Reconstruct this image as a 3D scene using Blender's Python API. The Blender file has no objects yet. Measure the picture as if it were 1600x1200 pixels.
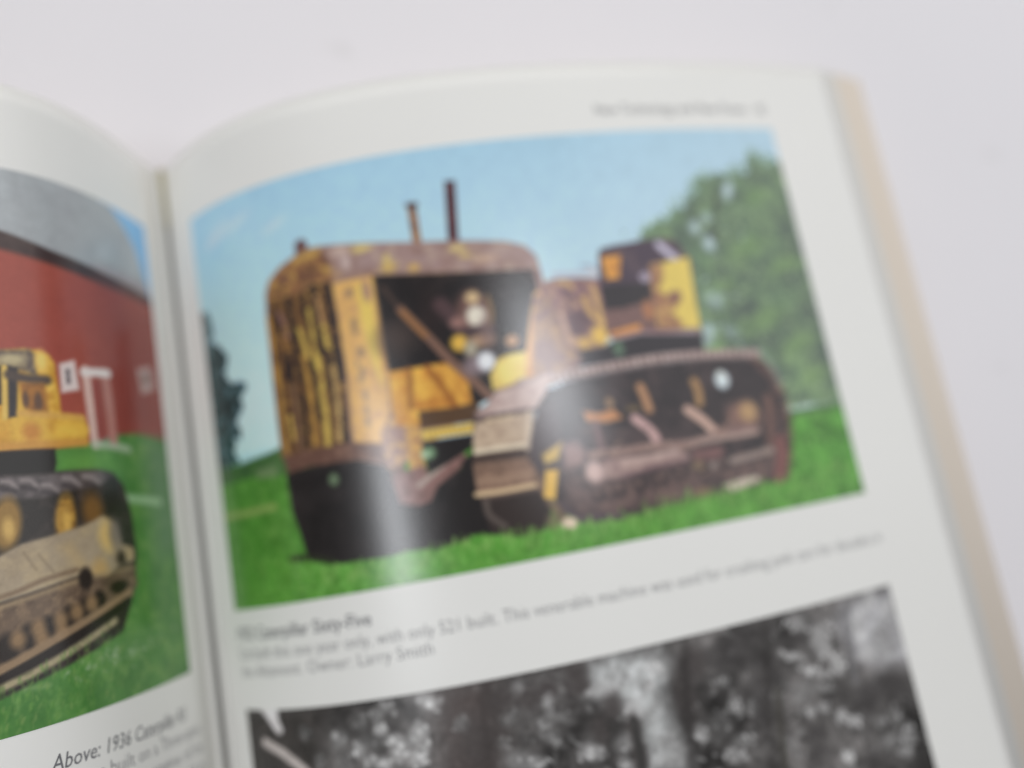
import bpy, bmesh, math, random
import numpy as np
from mathutils import Matrix, Vector

random.seed(7)
RNG = np.random.default_rng(11)
SC = bpy.context.scene
COL = SC.collection

# ------------------------------------------------------------------ camera
F_PX = 1162.0                                     # focal length in pixels of a 1600 px wide picture
CAM = np.array([0.05645, -0.11467, 0.21727])
ROT = np.array([[0.975223, 0.152001, -0.160738],
                [-0.178154, 0.970363, -0.163268],
                [0.131157, 0.187859, 0.973400]])
cam_data = bpy.data.cameras.new('camera')
cam = bpy.data.objects.new('camera', cam_data)
COL.objects.link(cam)
m = Matrix(ROT.tolist()).to_4x4()
m.translation = Vector(CAM)
cam.matrix_world = m
cam_data.sensor_width = 36.0
cam_data.lens = 36.0 * F_PX / 1600.0
cam_data.clip_start = 0.005
cam_data.clip_end = 50.0
cam_data.dof.use_dof = True                       # the phone focused in front of the page
cam_data.dof.focus_distance = 0.143
cam_data.dof.aperture_fstop = 2.9
SC.camera = cam

# ------------------------------------------------------------------ light
world = bpy.data.worlds.new('World')
SC.world = world
world.use_nodes = True
bg = world.node_tree.nodes['Background']
bg.inputs['Color'].default_value = (1.0, 0.985, 0.98, 1)
bg.inputs['Strength'].default_value = 0.20

def area(name, direction, dist, sx, sy, watts, colour, roll=0.0, target=(0.08, -0.09, 0.03)):
    d = Vector(direction).normalized()
    li = bpy.data.lights.new(name, 'AREA')
    li.shape = 'RECTANGLE'
    li.size, li.size_y, li.energy, li.color = sx, sy, watts, colour
    o = bpy.data.objects.new(name, li)
    COL.objects.link(o)
    o.location = Vector(target) + d * dist
    z = d
    x = Vector((0, 1, 0)).cross(z).normalized()
    y = z.cross(x)
    c, s = math.cos(roll), math.sin(roll)
    x, y = x*c+y*s, y*c-x*s
    o.rotation_euler = Matrix((x, y, z)).transposed().to_euler()
    return o
area('ceiling_strip_lamp', (-0.46, 0.0, 0.89), 1.30, 0.12, 0.46, 3.9, (0.93, 0.96, 1.0))
area('ceiling_panel_lamp', (0.245, 0.165, 0.95), 1.30, 0.13, 0.34, 3.4, (0.94, 0.96, 1.0), roll=0.5)
area('side_window_light', (0.72, 0.22, 0.58), 1.00, 0.8, 0.8, 2.0, (0.97, 0.98, 1.0))
area('back_window_light', (0.05, 0.86, 0.50), 1.00, 1.3, 0.7, 4.1, (1.0, 0.975, 0.94))

SC.view_settings.view_transform = 'Standard'
SC.view_settings.look = 'None'
SC.view_settings.gamma = 1.0
SC.view_settings.use_curve_mapping = False
SC.view_settings.exposure = 0.0

# ------------------------------------------------------------------ materials
def lin(c):
    c = np.asarray(c, float)
    return np.where(c <= 0.04045, c / 12.92, ((c + 0.055) / 1.055) ** 2.4)

def new_mat(name):
    mt = bpy.data.materials.new(name)
    mt.use_nodes = True
    nt = mt.node_tree
    return mt, nt, nt.nodes['Principled BSDF']

def paper_mat(name, c1, c2, rough, bump=0.015):
    mt, nt, p = new_mat(name)
    tc = nt.nodes.new('ShaderNodeTexCoord')
    n1 = nt.nodes.new('ShaderNodeTexNoise'); n1.inputs['Scale'].default_value = 22; n1.inputs['Detail'].default_value = 5
    n2 = nt.nodes.new('ShaderNodeTexNoise'); n2.inputs['Scale'].default_value = 900; n2.inputs['Detail'].default_value = 3
    mx = nt.nodes.new('ShaderNodeMix'); mx.data_type = 'RGBA'
    mx.inputs['A'].default_value = (*c1, 1); mx.inputs['B'].default_value = (*c2, 1)
    bp = nt.nodes.new('ShaderNodeBump'); bp.inputs['Strength'].default_value = bump; bp.inputs['Distance'].default_value = 0.0004
    nt.links.new(tc.outputs['Object'], n1.inputs['Vector']); nt.links.new(tc.outputs['Object'], n2.inputs['Vector'])
    nt.links.new(n1.outputs['Fac'], mx.inputs['Factor']); nt.links.new(mx.outputs['Result'], p.inputs['Base Color'])
    nt.links.new(n2.outputs['Fac'], bp.inputs['Height']); nt.links.new(bp.outputs['Normal'], p.inputs['Normal'])
    p.inputs['Roughness'].default_value = rough
    return mt

M_PAGE = paper_mat('coated_paper', (0.84, 0.836, 0.805), (0.815, 0.811, 0.78), 0.34)
M_LEAF = paper_mat('leaf_paper', (0.86, 0.855, 0.82), (0.83, 0.825, 0.79), 0.6)
M_BOARD = paper_mat('peach_board', (0.72, 0.60, 0.50), (0.66, 0.55, 0.45), 0.55)
M_GLUE_SHADE = paper_mat('shade_dark_glue', (0.26, 0.26, 0.25), (0.21, 0.21, 0.20), 0.6)  # glue tone darkened: the shade of the gutter slit is put into the colour
M_BEAD = paper_mat('dried_glue', (0.50, 0.45, 0.27), (0.44, 0.40, 0.24), 0.5)
M_AGED = paper_mat('aged_leaf_paper', (0.92, 0.83, 0.72), (0.90, 0.80, 0.69), 0.6)

def table_mat():
    mt, nt, p = new_mat('white_laminate')
    tc = nt.nodes.new('ShaderNodeTexCoord')
    n1 = nt.nodes.new('ShaderNodeTexNoise'); n1.inputs['Scale'].default_value = 7; n1.inputs['Detail'].default_value = 4
    mx = nt.nodes.new('ShaderNodeMix'); mx.data_type = 'RGBA'
    mx.inputs['A'].default_value = (0.795, 0.775, 0.805, 1); mx.inputs['B'].default_value = (0.755, 0.74, 0.765, 1)
    # faint smudges with a shape of their own
    n2 = nt.nodes.new('ShaderNodeTexNoise'); n2.inputs['Scale'].default_value = 38; n2.inputs['Detail'].default_value = 2
    rp = nt.nodes.new('ShaderNodeValToRGB')
    rp.color_ramp.elements[0].position = 0.69; rp.color_ramp.elements[0].color = (0, 0, 0, 1)
    rp.color_ramp.elements[1].position = 0.78; rp.color_ramp.elements[1].color = (0.35, 0.35, 0.35, 1)
    m2 = nt.nodes.new('ShaderNodeMix'); m2.data_type = 'RGBA'
    m2.inputs['B'].default_value = (0.55, 0.54, 0.53, 1)
    L = nt.links.new
    L(tc.outputs['Object'], n1.inputs['Vector']); L(tc.outputs['Object'], n2.inputs['Vector'])
    L(n1.outputs['Fac'], mx.inputs['Factor']); L(mx.outputs['Result'], m2.inputs['A'])
    L(n2.outputs['Fac'], rp.inputs['Fac']); L(rp.outputs['Color'], m2.inputs['Factor'])
    L(m2.outputs['Result'], p.inputs['Base Color'])
    p.inputs['Roughness'].default_value = 0.45
    return mt

def print_mat():
    mt, nt, p = new_mat('printed_ink')
    at_ = nt.nodes.new('ShaderNodeAttribute'); at_.attribute_name = 'ink'
    nt.links.new(at_.outputs['Color'], p.inputs['Base Color'])
    p.inputs['Roughness'].default_value = 0.235
    p.inputs['IOR'].default_value = 1.56
    return mt
M_PRINT = print_mat()

def ink_mat():
    mt, nt, p = new_mat('black_ink')
    tc = nt.nodes.new('ShaderNodeTexCoord')
    n = nt.nodes.new('ShaderNodeTexNoise'); n.inputs['Scale'].default_value = 600
    mx = nt.nodes.new('ShaderNodeMix'); mx.data_type = 'RGBA'
    mx.inputs['A'].default_value = (0.13, 0.13, 0.14, 1); mx.inputs['B'].default_value = (0.20, 0.20, 0.21, 1)
    nt.links.new(tc.outputs['Object'], n.inputs['Vector']); nt.links.new(n.outputs['Fac'], mx.inputs['Factor'])
    nt.links.new(mx.outputs['Result'], p.inputs['Base Color'])
    p.inputs['Roughness'].default_value = 0.4
    return mt
M_INK = ink_mat()

# ------------------------------------------------------------------ page surfaces
W_PAGE, H_PAGE = 0.215, 0.272

class Profile:
    """Cross-section of a lying page: x and z against the distance u from the gutter."""
    def __init__(self, pts):
        t = np.linspace(0, 1, 400)[:, None]
        a, b, c, d = [np.array(q) for q in pts]
        self.c = (1-t)**3*a + 3*(1-t)**2*t*b + 3*(1-t)*t*t*c + t**3*d
        self.s = np.r_[0, np.cumsum(np.linalg.norm(np.diff(self.c, axis=0), axis=1))]
    def xz(self, u):
        return np.interp(u, self.s, self.c[:, 0]), np.interp(u, self.s, self.c[:, 1])
    def nrm(self, u):
        x0, z0 = self.xz(np.maximum(u-5e-4, 0)); x1, z1 = self.xz(np.minimum(u+5e-4, self.s[-1]))
        dx, dz = x1-x0, z1-z0
        l = np.hypot(dx, dz)
        sg = np.sign(self.c[-1, 0])
        return -dz/l*sg, dx/l*sg
    def point(self, u, v, lift=0.0):
        x, z = self.xz(u); nx, nz = self.nrm(u)
        return x+nx*lift, -v, z+nz*lift
    def from_pixel(self, px, py):
        """Where the line of sight of a photo pixel meets the page: (u, v)."""
        dr = ROT @ np.array([(px-800)/F_PX, -(py-600)/F_PX, -1.0])
        f = (self.c[:, 0]-CAM[0])*dr[2] - (self.c[:, 1]-CAM[2])*dr[0]
        best = None
        for i in np.where(np.sign(f[:-1]) != np.sign(f[1:]))[0]:
            t = f[i]/(f[i]-f[i+1]); q = self.c[i]+t*(self.c[i+1]-self.c[i]); k = (q[1]-CAM[2])/dr[2]
            if best is None or k < best[0]:
                best = (k, self.s[i]+t*(self.s[i+1]-self.s[i]))
        if best is None:                           # beyond the sheet: nearest end
            i = int(np.argmin(np.abs(f))); best = ((self.c[i, 1]-CAM[2])/dr[2], self.s[i])
        return best[1], -(CAM[1]+best[0]*dr[1])

G = 0.0016
RIGHT = Profile([(0.0, G), (0.01295, 0.01303), (0.02701, 0.06629), (0.20079, 0.02522)])
LEFT = Profile([(0.0, G), (-0.01003, 0.02609), (0.00444, 0.10674), (-0.17339, 0.0286)])

# ------------------------------------------------------------------ object helpers
def link(name, mesh, mat, parent=None, smooth=True):
    o = bpy.data.objects.new(name, mesh)
    if mat: mesh.materials.append(mat)
    COL.objects.link(o)
    if parent: o.parent = parent
    if smooth: mesh.polygons.foreach_set('use_smooth', [True]*len(mesh.polygons))
    return o

def sheet_mesh(name, P, nu, nv, v0, v1, u0, u1, thick, wob=0.0, seed=0):
    """A sheet of paper following a profile, with real thickness."""
    us = np.linspace(u0, u1, nu); vs = np.linspace(v0, v1, nv)
    U, V = np.meshgrid(us, vs)
    w = wob*np.sin(V*19+seed)*np.sin(U*14+seed*2.1)*np.clip(U/0.06, 0, 1)
    vt = []
    for lift in (0.0, -thick):
        X, Y, Z = P.point(U, V)
        nx, nz = P.nrm(U)
        X = X+nx*(lift+w); Z = Z+nz*(lift+w)
        vt.append(np.stack([X, Y, Z], -1).reshape(-1, 3))
    vt = np.concatenate(vt)
    n = nu*nv
    fl = P.c[-1, 0] < 0
    faces = []
    for j in range(nv-1):
        for i in range(nu-1):
            a, b, c, d = j*nu+i, j*nu+i+1, (j+1)*nu+i+1, (j+1)*nu+i
            f = (a, d, c, b)
            faces.append(f[::-1] if fl else f)
            g = (a+n, b+n, c+n, d+n)
            faces.append(g[::-1] if fl else g)
    rim = [j for j in range(nu)] + [j*nu+nu-1 for j in range(1, nv)] + [(nv-1)*nu+i for i in range(nu-2, -1, -1)] + [j*nu for j in range(nv-2, 0, -1)]
    for k in range(len(rim)):
        a, b = rim[k], rim[(k+1) % len(rim)]
        f = (a, b, b+n, a+n)
        faces.append(f[::-1] if fl else f)
    me = bpy.data.meshes.new(name)
    me.from_pydata(vt.tolist(), [], faces)
    me.update()
    return me

# ------------------------------------------------------------------ print: a small raster painter
def vnoise(h, w, cell, rng):
    gh, gw = int(h/cell)+3, int(w/cell)+3
    g = rng.random((gh, gw))
    y = np.arange(h)/cell; x = np.arange(w)/cell
    yi, xi = y.astype(int), x.astype(int)
    fy, fx = (y-yi)[:, None], (x-xi)[None]
    fy = fy*fy*(3-2*fy); fx = fx*fx*(3-2*fx)
    a = g[yi][:, xi]; b = g[yi][:, xi+1]; c = g[yi+1][:, xi]; d = g[yi+1][:, xi+1]
    return (a*(1-fx)+b*fx)*(1-fy)+(c*(1-fx)+d*fx)*fy

def fbm(h, w, cell, rng, octs=4):
    o = np.zeros((h, w)); s = 0; k = 1.0
    for _ in range(octs):
        o += k*vnoise(h, w, max(cell, 1.01), rng); s += k; k *= 0.55; cell /= 2
        if cell < 1.2: break
    return o/s

class Plate:
    """Colours of one printed picture, on a grid over its rectangle of the page."""
    def __init__(self, prof, u0, u1, v0, v1, nu, nv, base):
        self.P = prof; self.u0, self.u1, self.v0, self.v1, self.nu, self.nv = u0, u1, v0, v1, nu, nv
        self.img = np.empty((nv, nu, 3)); self.img[:] = np.array(base)/255
        self.k = (nu-1)/(u1-u0)*0.000158          # photo pixel -> raster cells, about
        self.fr = (0.0, 0.0, 1.0)
    def frame(self, x, y, s):
        self.fr = (x, y, s)
    def conv(self, pts):
        x0, y0, s = self.fr
        o = []
        for (x, y) in pts:
            u, v = self.P.from_pixel(x0+x/s, y0+y/s)
            o.append(((u-self.u0)/(self.u1-self.u0)*(self.nu-1), (v-self.v0)/(self.v1-self.v0)*(self.nv-1)))
        return np.array(o)
    def _grid(self, q, pad):
        x0 = int(max(0, q[:, 0].min()-pad)); x1 = int(min(self.nu, q[:, 0].max()+pad+2))
        y0 = int(max(0, q[:, 1].min()-pad)); y1 = int(min(self.nv, q[:, 1].max()+pad+2))
        if x1 <= x0 or y1 <= y0: return None
        Y, X = np.mgrid[y0:y1, x0:x1].astype(float)
        return X, Y, (slice(y0, y1), slice(x0, x1))
    @staticmethod
    def _segd(X, Y, q, closed):
        n = len(q); d = np.full(X.shape, 1e9)
        for i in range(n if closed else n-1):
            a, b = q[i], q[(i+1) % n]; ab = b-a
            t = np.clip(((X-a[0])*ab[0]+(Y-a[1])*ab[1])/(ab@ab+1e-9), 0, 1)
            d = np.minimum(d, np.hypot(X-a[0]-t*ab[0], Y-a[1]-t*ab[1]))
        return d
    @staticmethod
    def _smooth(q, closed, n=5):
        if len(q) < 3: return q
        o = []; m = len(q)
        for i in range(m if closed else m-1):
            g = lambda j: q[j % m] if closed else q[min(max(j, 0), m-1)]
            a, b, c, d = g(i-1), g(i), g(i+1), g(i+2)
            for t in np.linspace(0, 1, n, endpoint=False):
                o.append(.5*(2*b+(c-a)*t+(2*a-5*b+4*c-d)*t*t+(3*b-a-3*c+d)*t**3))
        if not closed: o.append(q[-1])
        return np.array(o)
    def _put(self, sl, a, col, mot):
        c = np.empty(a.shape+(3,)); c[:] = np.array(col)/255
        if mot:
            for (c2, cell, lo, hi) in mot:
                n = fbm(a.shape[0], a.shape[1], max(cell*self.k, 1.3), RNG)
                f = np.clip((n-lo+.07)/(hi-lo+.16), 0, 1)[..., None]*.9      # soft-edged patches
                c = c*(1-f)+f*np.array(c2)/255
        self.img[sl] = self.img[sl]*(1-a[..., None])+c*a[..., None]
    def poly(self, pts, col, soft=3, alpha=1.0, mot=None, curve=False, rag=0):
        q = self.conv(pts)
        if curve: q = self._smooth(q, True)
        s = soft*self.k
        g = self._grid(q, s+rag*self.k+1)
        if g is None: return
        X, Y, sl = g
        ins = np.zeros(X.shape, bool); n = len(q)
        for i in range(n):
            a, b = q[i], q[(i+1) % n]
            if a[1] == b[1]: continue
            c = ((a[1] > Y) != (b[1] > Y)) & (X < (b[0]-a[0])*(Y-a[1])/(b[1]-a[1])+a[0])
            ins ^= c
        d = self._segd(X, Y, q, True); sd = np.where(ins, d, -d)
        if rag: sd = sd+(fbm(X.shape[0], X.shape[1], rag*1.3*self.k+1.5, RNG)-.5)*2.4*rag*self.k
        self._put(sl, np.clip(.5+sd/max(s, .8), 0, 1)*alpha, col, mot)
    def stroke(self, pts, w, col, soft=3, alpha=1.0, mot=None, curve=True):
        q = self.conv(pts)
        if curve: q = self._smooth(q, False)
        s = soft*self.k; r = w/self.fr[2]*self.k/2
        g = self._grid(q, r+s+1)
        if g is None: return
        X, Y, sl = g
        self._put(sl, np.clip(.5+(r-self._segd(X, Y, q, False))/max(s, .8), 0, 1)*alpha, col, mot)
    def blob(self, x, y, rx, ry, col, soft=0.5, alpha=1.0, ang=0.0, mot=None):
        q = self.conv([(x, y)])[0]; k = self.k/self.fr[2]
        a, b = rx*k, ry*k
        g = self._grid(np.array([[q[0]-max(a, b)*1.5, q[1]-max(a, b)*1.5], [q[0]+max(a, b)*1.5, q[1]+max(a, b)*1.5]]), 1)
        if g is None: return
        X, Y, sl = g
        c, s = math.cos(ang), math.sin(ang)
        dx, dy = X-q[0], Y-q[1]
        r = np.hypot((dx*c+dy*s)/max(a, .4), (-dx*s+dy*c)/max(b, .4))
        self._put(sl, np.clip((1+soft/2-r)/soft, 0, 1)*alpha, col, mot)
    def grain(self, amt, cell):
        n = fbm(self.nv, self.nu, max(cell*self.k, 1.3), RNG)-.5
        self.img *= (1+amt*n)[..., None]
    def build(self, name, parent, lift=0.00006, gain=1.0, black=0.0):
        us = np.linspace(self.u0, self.u1, self.nu); vs = np.linspace(self.v0, self.v1, self.nv)
        U, V = np.meshgrid(us, vs)
        X, Y, Z = self.P.point(U, V, lift)
        co = np.stack([X, Y, Z], -1).reshape(-1, 3).astype(np.float32)
        n = self.nu*self.nv
        idx = np.arange(n).reshape(self.nv, self.nu)
        a, b, c, d = idx[:-1, :-1], idx[:-1, 1:], idx[1:, 1:], idx[1:, :-1]
        quads = np.stack([a, d, c, b] if self.P.c[-1, 0] > 0 else [a, b, c, d], -1).reshape(-1, 4).astype(np.int32)
        me = bpy.data.meshes.new(name)
        me.vertices.add(n); me.vertices.foreach_set('co', co.ravel())
        me.loops.add(quads.size); me.loops.foreach_set('vertex_index', quads.ravel())
        me.polygons.add(len(quads)); me.polygons.foreach_set('loop_start', np.arange(0, quads.size, 4, dtype=np.int32))
        me.update(calc_edges=True)
        me.polygons.foreach_set('use_smooth', np.ones(len(quads), bool))
        rgb = lin(np.clip(self.img, 0, 1))
        rgb = rgb+(rgb@np.array([.25, .6, .15]))[..., None]*SOFT_INK-rgb*SOFT_INK       # offset inks: a little duller than life
        rgb = np.clip(rgb*gain-black, 0.004, 0.85)
        at_ = me.color_attributes.new('ink', 'FLOAT_COLOR', 'POINT')
        at_.data.foreach_set('color', np.concatenate([rgb.reshape(-1, 3), np.ones((n, 1))], 1).astype(np.float32).ravel())
        return link(name, me, M_PRINT, parent, smooth=False)

# ------------------------------------------------------------------ the surface under the book
TZ = -0.003
bm = bmesh.new()
for v in ((-2, -2, TZ), (2, -2, TZ), (2, 2, TZ), (-2, 2, TZ)): bm.verts.new(v)
bm.faces.new(bm.verts)
me = bpy.data.meshes.new('table_surface'); bm.to_mesh(me); bm.free()
table = link('table_surface', me, table_mat(), smooth=False)
table['kind'] = 'structure'
table['label'] = 'plain white table surface under the open book'

# ------------------------------------------------------------------ the book
book = bpy.data.objects.new('open_book', None)
COL.objects.link(book)
book.location = (0, -H_PAGE/2, TZ)
book['label'] = 'open hardback book with colour and black-and-white machine photographs on glossy pages'
book['category'] = 'book'

def part(name, me, mat, parent=book, smooth=True):
    o = link(name, me, mat, parent, smooth)
    if parent is book: o.matrix_parent_inverse = Matrix.Translation(-Vector(book.location))
    return o

def board(name, x0, x1, y0, y1, z0, z1):
    b = bmesh.new()
    bmesh.ops.create_cube(b, size=1)
    for v in b.verts:
        v.co = Vector((x0 if v.co.x < 0 else x1, y0 if v.co.y < 0 else y1, z0 if v.co.z < 0 else z1))
    bmesh.ops.bevel(b, geom=b.edges[:], offset=0.0007, segments=2, affect='EDGES')
    me_ = bpy.data.meshes.new(name); b.to_mesh(me_); b.free()
    return part(name, me_, M_BOARD, smooth=False)
OV = 0.0
board('back_cover', 0.0125, 0.2190, -H_PAGE-OV, OV, TZ+0.0002, 0.0003)
board('front_cover', -0.2325, -0.0125, -H_PAGE-OV, OV, TZ+0.0002, 0.0003)
board('spine', -0.0112, 0.0112, -H_PAGE-OV, OV-0.0004, TZ+0.0002, 0.0001)

# binding strip at the bottom of the gutter, coloured dark to deepen its shade
b = bmesh.new(); bmesh.ops.create_cube(b, size=1)
for v in b.verts:
    v.co = Vector((v.co.x*0.0026, -H_PAGE/2+v.co.y*(H_PAGE-0.001), 0.0012+v.co.z*0.0026))
bmesh.ops.bevel(b, geom=b.edges[:], offset=0.0004, segments=2, affect='EDGES')
me = bpy.data.meshes.new('binding'); b.to_mesh(me); b.free()
part('binding', me, M_GLUE_SHADE, smooth=False)

# paper-coloured bars added as fill to brighten the gutter beside its slit
for xa, xb in ((0.0019, 0.0047), (-0.0022, 0.0002)):
    b = bmesh.new(); bmesh.ops.create_cube(b, size=1)
    for v in b.verts:
        v.co = Vector((xa if v.co.x < 0 else xb, -H_PAGE/2+v.co.y*(H_PAGE-0.0008), 0.0034+v.co.z*0.0044))
    bmesh.ops.bevel(b, geom=[e for e in b.edges], offset=0.0007, segments=3, affect='EDGES')
    me = bpy.data.meshes.new('gutter_fill'); b.to_mesh(me); b.free()
    part('gutter_fill', me, M_PAGE, smooth=False)

# a bead of old yellowed glue in the head of the slit
b = bmesh.new(); bmesh.ops.create_cube(b, size=1)
for v in b.verts:
    v.co = Vector((0.00105+v.co.x*(0.0020 if v.co.y > 0 else 0.0012), -0.0095+v.co.y*0.018, 0.0036+v.co.z*(0.0040 if v.co.y > 0 else 0.0012)))
bmesh.ops.bevel(b, geom=b.edges[:], offset=0.0005, segments=3, affect='EDGES')
me = bpy.data.meshes.new('glue_bead'); b.to_mesh(me); b.free()
part('glue_bead', me, M_BEAD, smooth=False)

# the other leaves of the book, fanned out under the two open pages
class Lerp(Profile):
    def __init__(self, p, q, t):
        self.c = p.c*(1-t)+q.c*t
        self.s = np.r_[0, np.cumsum(np.linalg.norm(np.diff(self.c, axis=0), axis=1))]
R_MID = Profile([(0.0, 0.0012), (0.013, 0.009), (0.03, 0.046), (0.2186, 0.0175)])      # fore-edge bulges outwards half-way down
R_END = Profile([(0.0, 0.0008), (0.05, 0.0008), (0.12, 0.0008), (0.2165, 0.0008)])
L_MID = Profile([(0.0, 0.0012), (-0.010, 0.016), (-0.004, 0.062), (-0.2005, 0.0150)])
L_END = Profile([(0.0, 0.0008), (-0.05, 0.0008), (-0.12, 0.0008), (-0.2165, 0.0008)])
rl = random.Random(3)
for top, mid, end in ((RIGHT, R_MID, R_END), (LEFT, L_MID, L_END)):
    for k in range(1, 45):
        lp = Lerp(top, mid, k/26) if k <= 26 else Lerp(mid, end, (k-26)/18)
        me = sheet_mesh('leaf', lp, 22, 2, 0.0004+rl.random()*0.0005, H_PAGE-rl.random()*0.0006, 0.0022, lp.s[-1]-rl.random()*0.0004, 0.00044)
        part('leaf', me, M_LEAF if k < 9 else M_AGED)

# the two open pages
rp = part('page', sheet_mesh('page', RIGHT, 110, 60, 0, H_PAGE, 0.0011, W_PAGE, 0.00016), M_PAGE)
rp['label'] = 'right-hand page with a large colour photograph above a black-and-white one'
lp_ = part('page', sheet_mesh('page', LEFT, 110, 60, 0, H_PAGE, 0.0013, LEFT.s[-1], 0.00016), M_PAGE)
lp_['label'] = 'left-hand page with a colour photograph of a yellow tractor by a red barn'

K = (44, 40, 40)

# ------------------------------------------------------------------ printed picture: rusty crawler tractor on grass
def picture_tractor():
    p = Plate(RIGHT, 0.0144, 0.18925, 0.02077, 0.12723, 680, 430, (176, 206, 221))
    gx = np.linspace(0, 1, p.nu)[None, :, None]; gy = np.linspace(0, 1, p.nv)[:, None, None]
    tl, tr, bl, br = [np.array(c)/255 for c in ((152, 196, 220), (166, 196, 212), (188, 226, 255), (184, 204, 212))]
    p.img[:] = (tl*(1-gx)+tr*gx)*(1-np.clip(gy*2, 0, 1))+(bl*(1-gx)+br*gx)*np.clip(gy*2, 0, 1)
    p.frame(200, 180, 3.2)
    for a in ((450, 590, 90, 40), (540, 540, 90, 25), (730, 550, 70, 25), (420, 640, 60, 30)):
        p.blob(*a, (198, 212, 218), 1.2, .5, -.4)
    # grass
    p.frame(0, 0, 1)
    gm = [((60, 108, 38), 26, .42, .62), ((108, 170, 72), 9, .52, .72)]
    p.poly([(250, 765), (340, 738), (440, 712), (800, 690), (1200, 652), (1320, 626), (1500, 590), (1500, 1000), (250, 1000)], (78, 146, 46), 4, 1, gm)
    p.poly([(250, 765), (340, 740), (440, 722), (480, 900), (520, 1000), (250, 1000)], (76, 130, 50), 60, .75, [((64, 114, 44), 18, .45, .6), ((104, 152, 72), 10, .55, .75)])
    p.poly([(420, 870), (700, 880), (900, 830), (1100, 790), (1300, 750), (1300, 850), (800, 930), (360, 990)], (92, 154, 58), 40, .6, [((78, 128, 48), 9, .45, .6), ((124, 180, 90), 6, .55, .75)])
    p.stroke([(1225, 634), (1270, 624), (1330, 615)], 14, (150, 176, 128), 6)
    p.stroke([(1235, 646), (1280, 638), (1330, 630)], 9, (74, 108, 62), 6)
    p.frame(280, 300, 1.82)
    p.poly([(100, 790), (180, 772), (250, 745), (300, 722), (310, 800), (200, 815), (110, 840)], (70, 106, 58), 6, 1, [((56, 84, 56), 9, .45, .6)])
    p.poly([(220, 790), (280, 776), (280, 810), (225, 818)], (112, 134, 92), 8, .8)
    p.stroke([(130, 926), (200, 912), (270, 895)], 20, (146, 160, 92), 8, .8)
    # tree at the left
    p.poly([(40, 330), (85, 345), (98, 395), (84, 430), (120, 438), (138, 470), (128, 515), (150, 540), (188, 545), (182, 620), (166, 655), (182, 690), (160, 705), (172, 768), (110, 788), (40, 790)],
           (44, 66, 66), 4, .95, [((92, 130, 138), 10, .52, .72), ((30, 48, 46), 14, .5, .65)], rag=9)
    p.blob(80, 420, 22, 60, (120, 160, 168), .9, .5)
    # trees at the right
    p.frame(980, 200, 3)
    tm = [((82, 96, 86), 34, .42, .66), ((126, 152, 106), 26, .5, .74), ((88, 106, 90), 12, .5, .75)]
    p.poly([(40, 530), (110, 470), (190, 430), (270, 350), (330, 300), (310, 260), (400, 215), (470, 230), (540, 200), (585, 120), (625, 165), (690, 165), (760, 190), (1150, 1200), (1010, 1285), (740, 1300), (640, 1120), (340, 1050), (280, 700), (150, 560)],
           (104, 130, 98), 5, 1, tm, rag=11)
    for x, y, a, b, c in ((470, 290, 26, 60, .75), (385, 540, 36, 45, .7), (320, 465, 36, 40, .6), (370, 420, 26, 30, .5), (410, 800, 60, 50, .4), (380, 960, 40, 50, .6), (500, 960, 45, 30, .35)):
        p.blob(x, y, a, b, (182, 202, 212), .9, min(1, c*1.2), .4)
    p.stroke([(420, 300), (415, 400), (405, 520)], 26, (62, 66, 62), 5, .7)
    p.stroke([(405, 500), (440, 640), (470, 800)], 16, (74, 80, 72), 6, .5); p.stroke([(400, 520), (330, 440), (280, 400)], 12, (70, 78, 70), 5, .5)
    for x, y, a, b in ((740, 460, 60, 90), (790, 560, 60, 60), (880, 860, 70, 60), (930, 1080, 50, 100), (560, 860, 90, 60), (620, 1000, 90, 40), (760, 700, 70, 40), (580, 170, 20, 50)):
        p.blob(x, y, a, b, (72, 80, 80), 1.3, .5)
    rt = random.Random(31)
    rim = [(60, 520), (110, 470), (190, 430), (270, 350), (330, 300), (310, 260), (400, 215), (470, 230), (540, 200), (585, 130), (625, 165), (690, 165)]
    for i in range(420):
        k = rt.randrange(len(rim)-1); f = rt.random()
        x = rim[k][0]*(1-f)+rim[k+1][0]*f+rt.gauss(0, 20); y = rim[k][1]*(1-f)+rim[k+1][1]*f+rt.gauss(-4, 20)
        p.blob(x, y, rt.uniform(4, 13), rt.uniform(3, 9), rt.choice([(96, 124, 92), (118, 146, 108), (84, 108, 86), (140, 166, 132)]), .8, rt.uniform(.4, .9), rt.uniform(-1.5, 1.5))
    for i in range(1000):
        x = rt.uniform(120, 1000); y = rt.uniform(200, 1250)
        if (x-120)*.55+y < 560 or x > 560+y*.45 or (x < 360 and y > 480): continue
        p.blob(x, y, rt.uniform(7, 24), rt.uniform(5, 14), rt.choice([(122, 150, 104), (140, 168, 118), (84, 104, 86), (72, 86, 80), (152, 178, 134), (170, 190, 186) if x < 560 else (130, 158, 110)]), .9, rt.uniform(.3, .7), rt.uniform(-1.5, 1.5))
    for x, y, a, b in ((600, 320, 80, 40), (560, 560, 120, 50), (740, 640, 110, 40), (640, 900, 140, 50), (800, 1010, 110, 40), (440, 740, 70, 30), (870, 1160, 80, 40)):
        p.blob(x, y, a, b, (126, 158, 96), 1.2, .55, -.3, [((96, 126, 82), 8, .45, .65)])
    # exhaust stacks
    p.frame(0, 0, 1)
    p.poly([(636, 320), (649, 318), (659, 380), (645, 380)], (156, 112, 72), 2, 1, [((96, 66, 52), 7, .5, .65)])
    p.stroke([(637, 321), (649, 320)], 9, (84, 62, 58), 2)
    p.poly([(694, 283), (711, 282), (717, 380), (700, 380)], (92, 58, 62), 2, 1, [((64, 42, 48), 8, .5, .65)])
    p.stroke([(470, 384), (471, 392)], 22, (104, 76, 74), 4)
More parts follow.
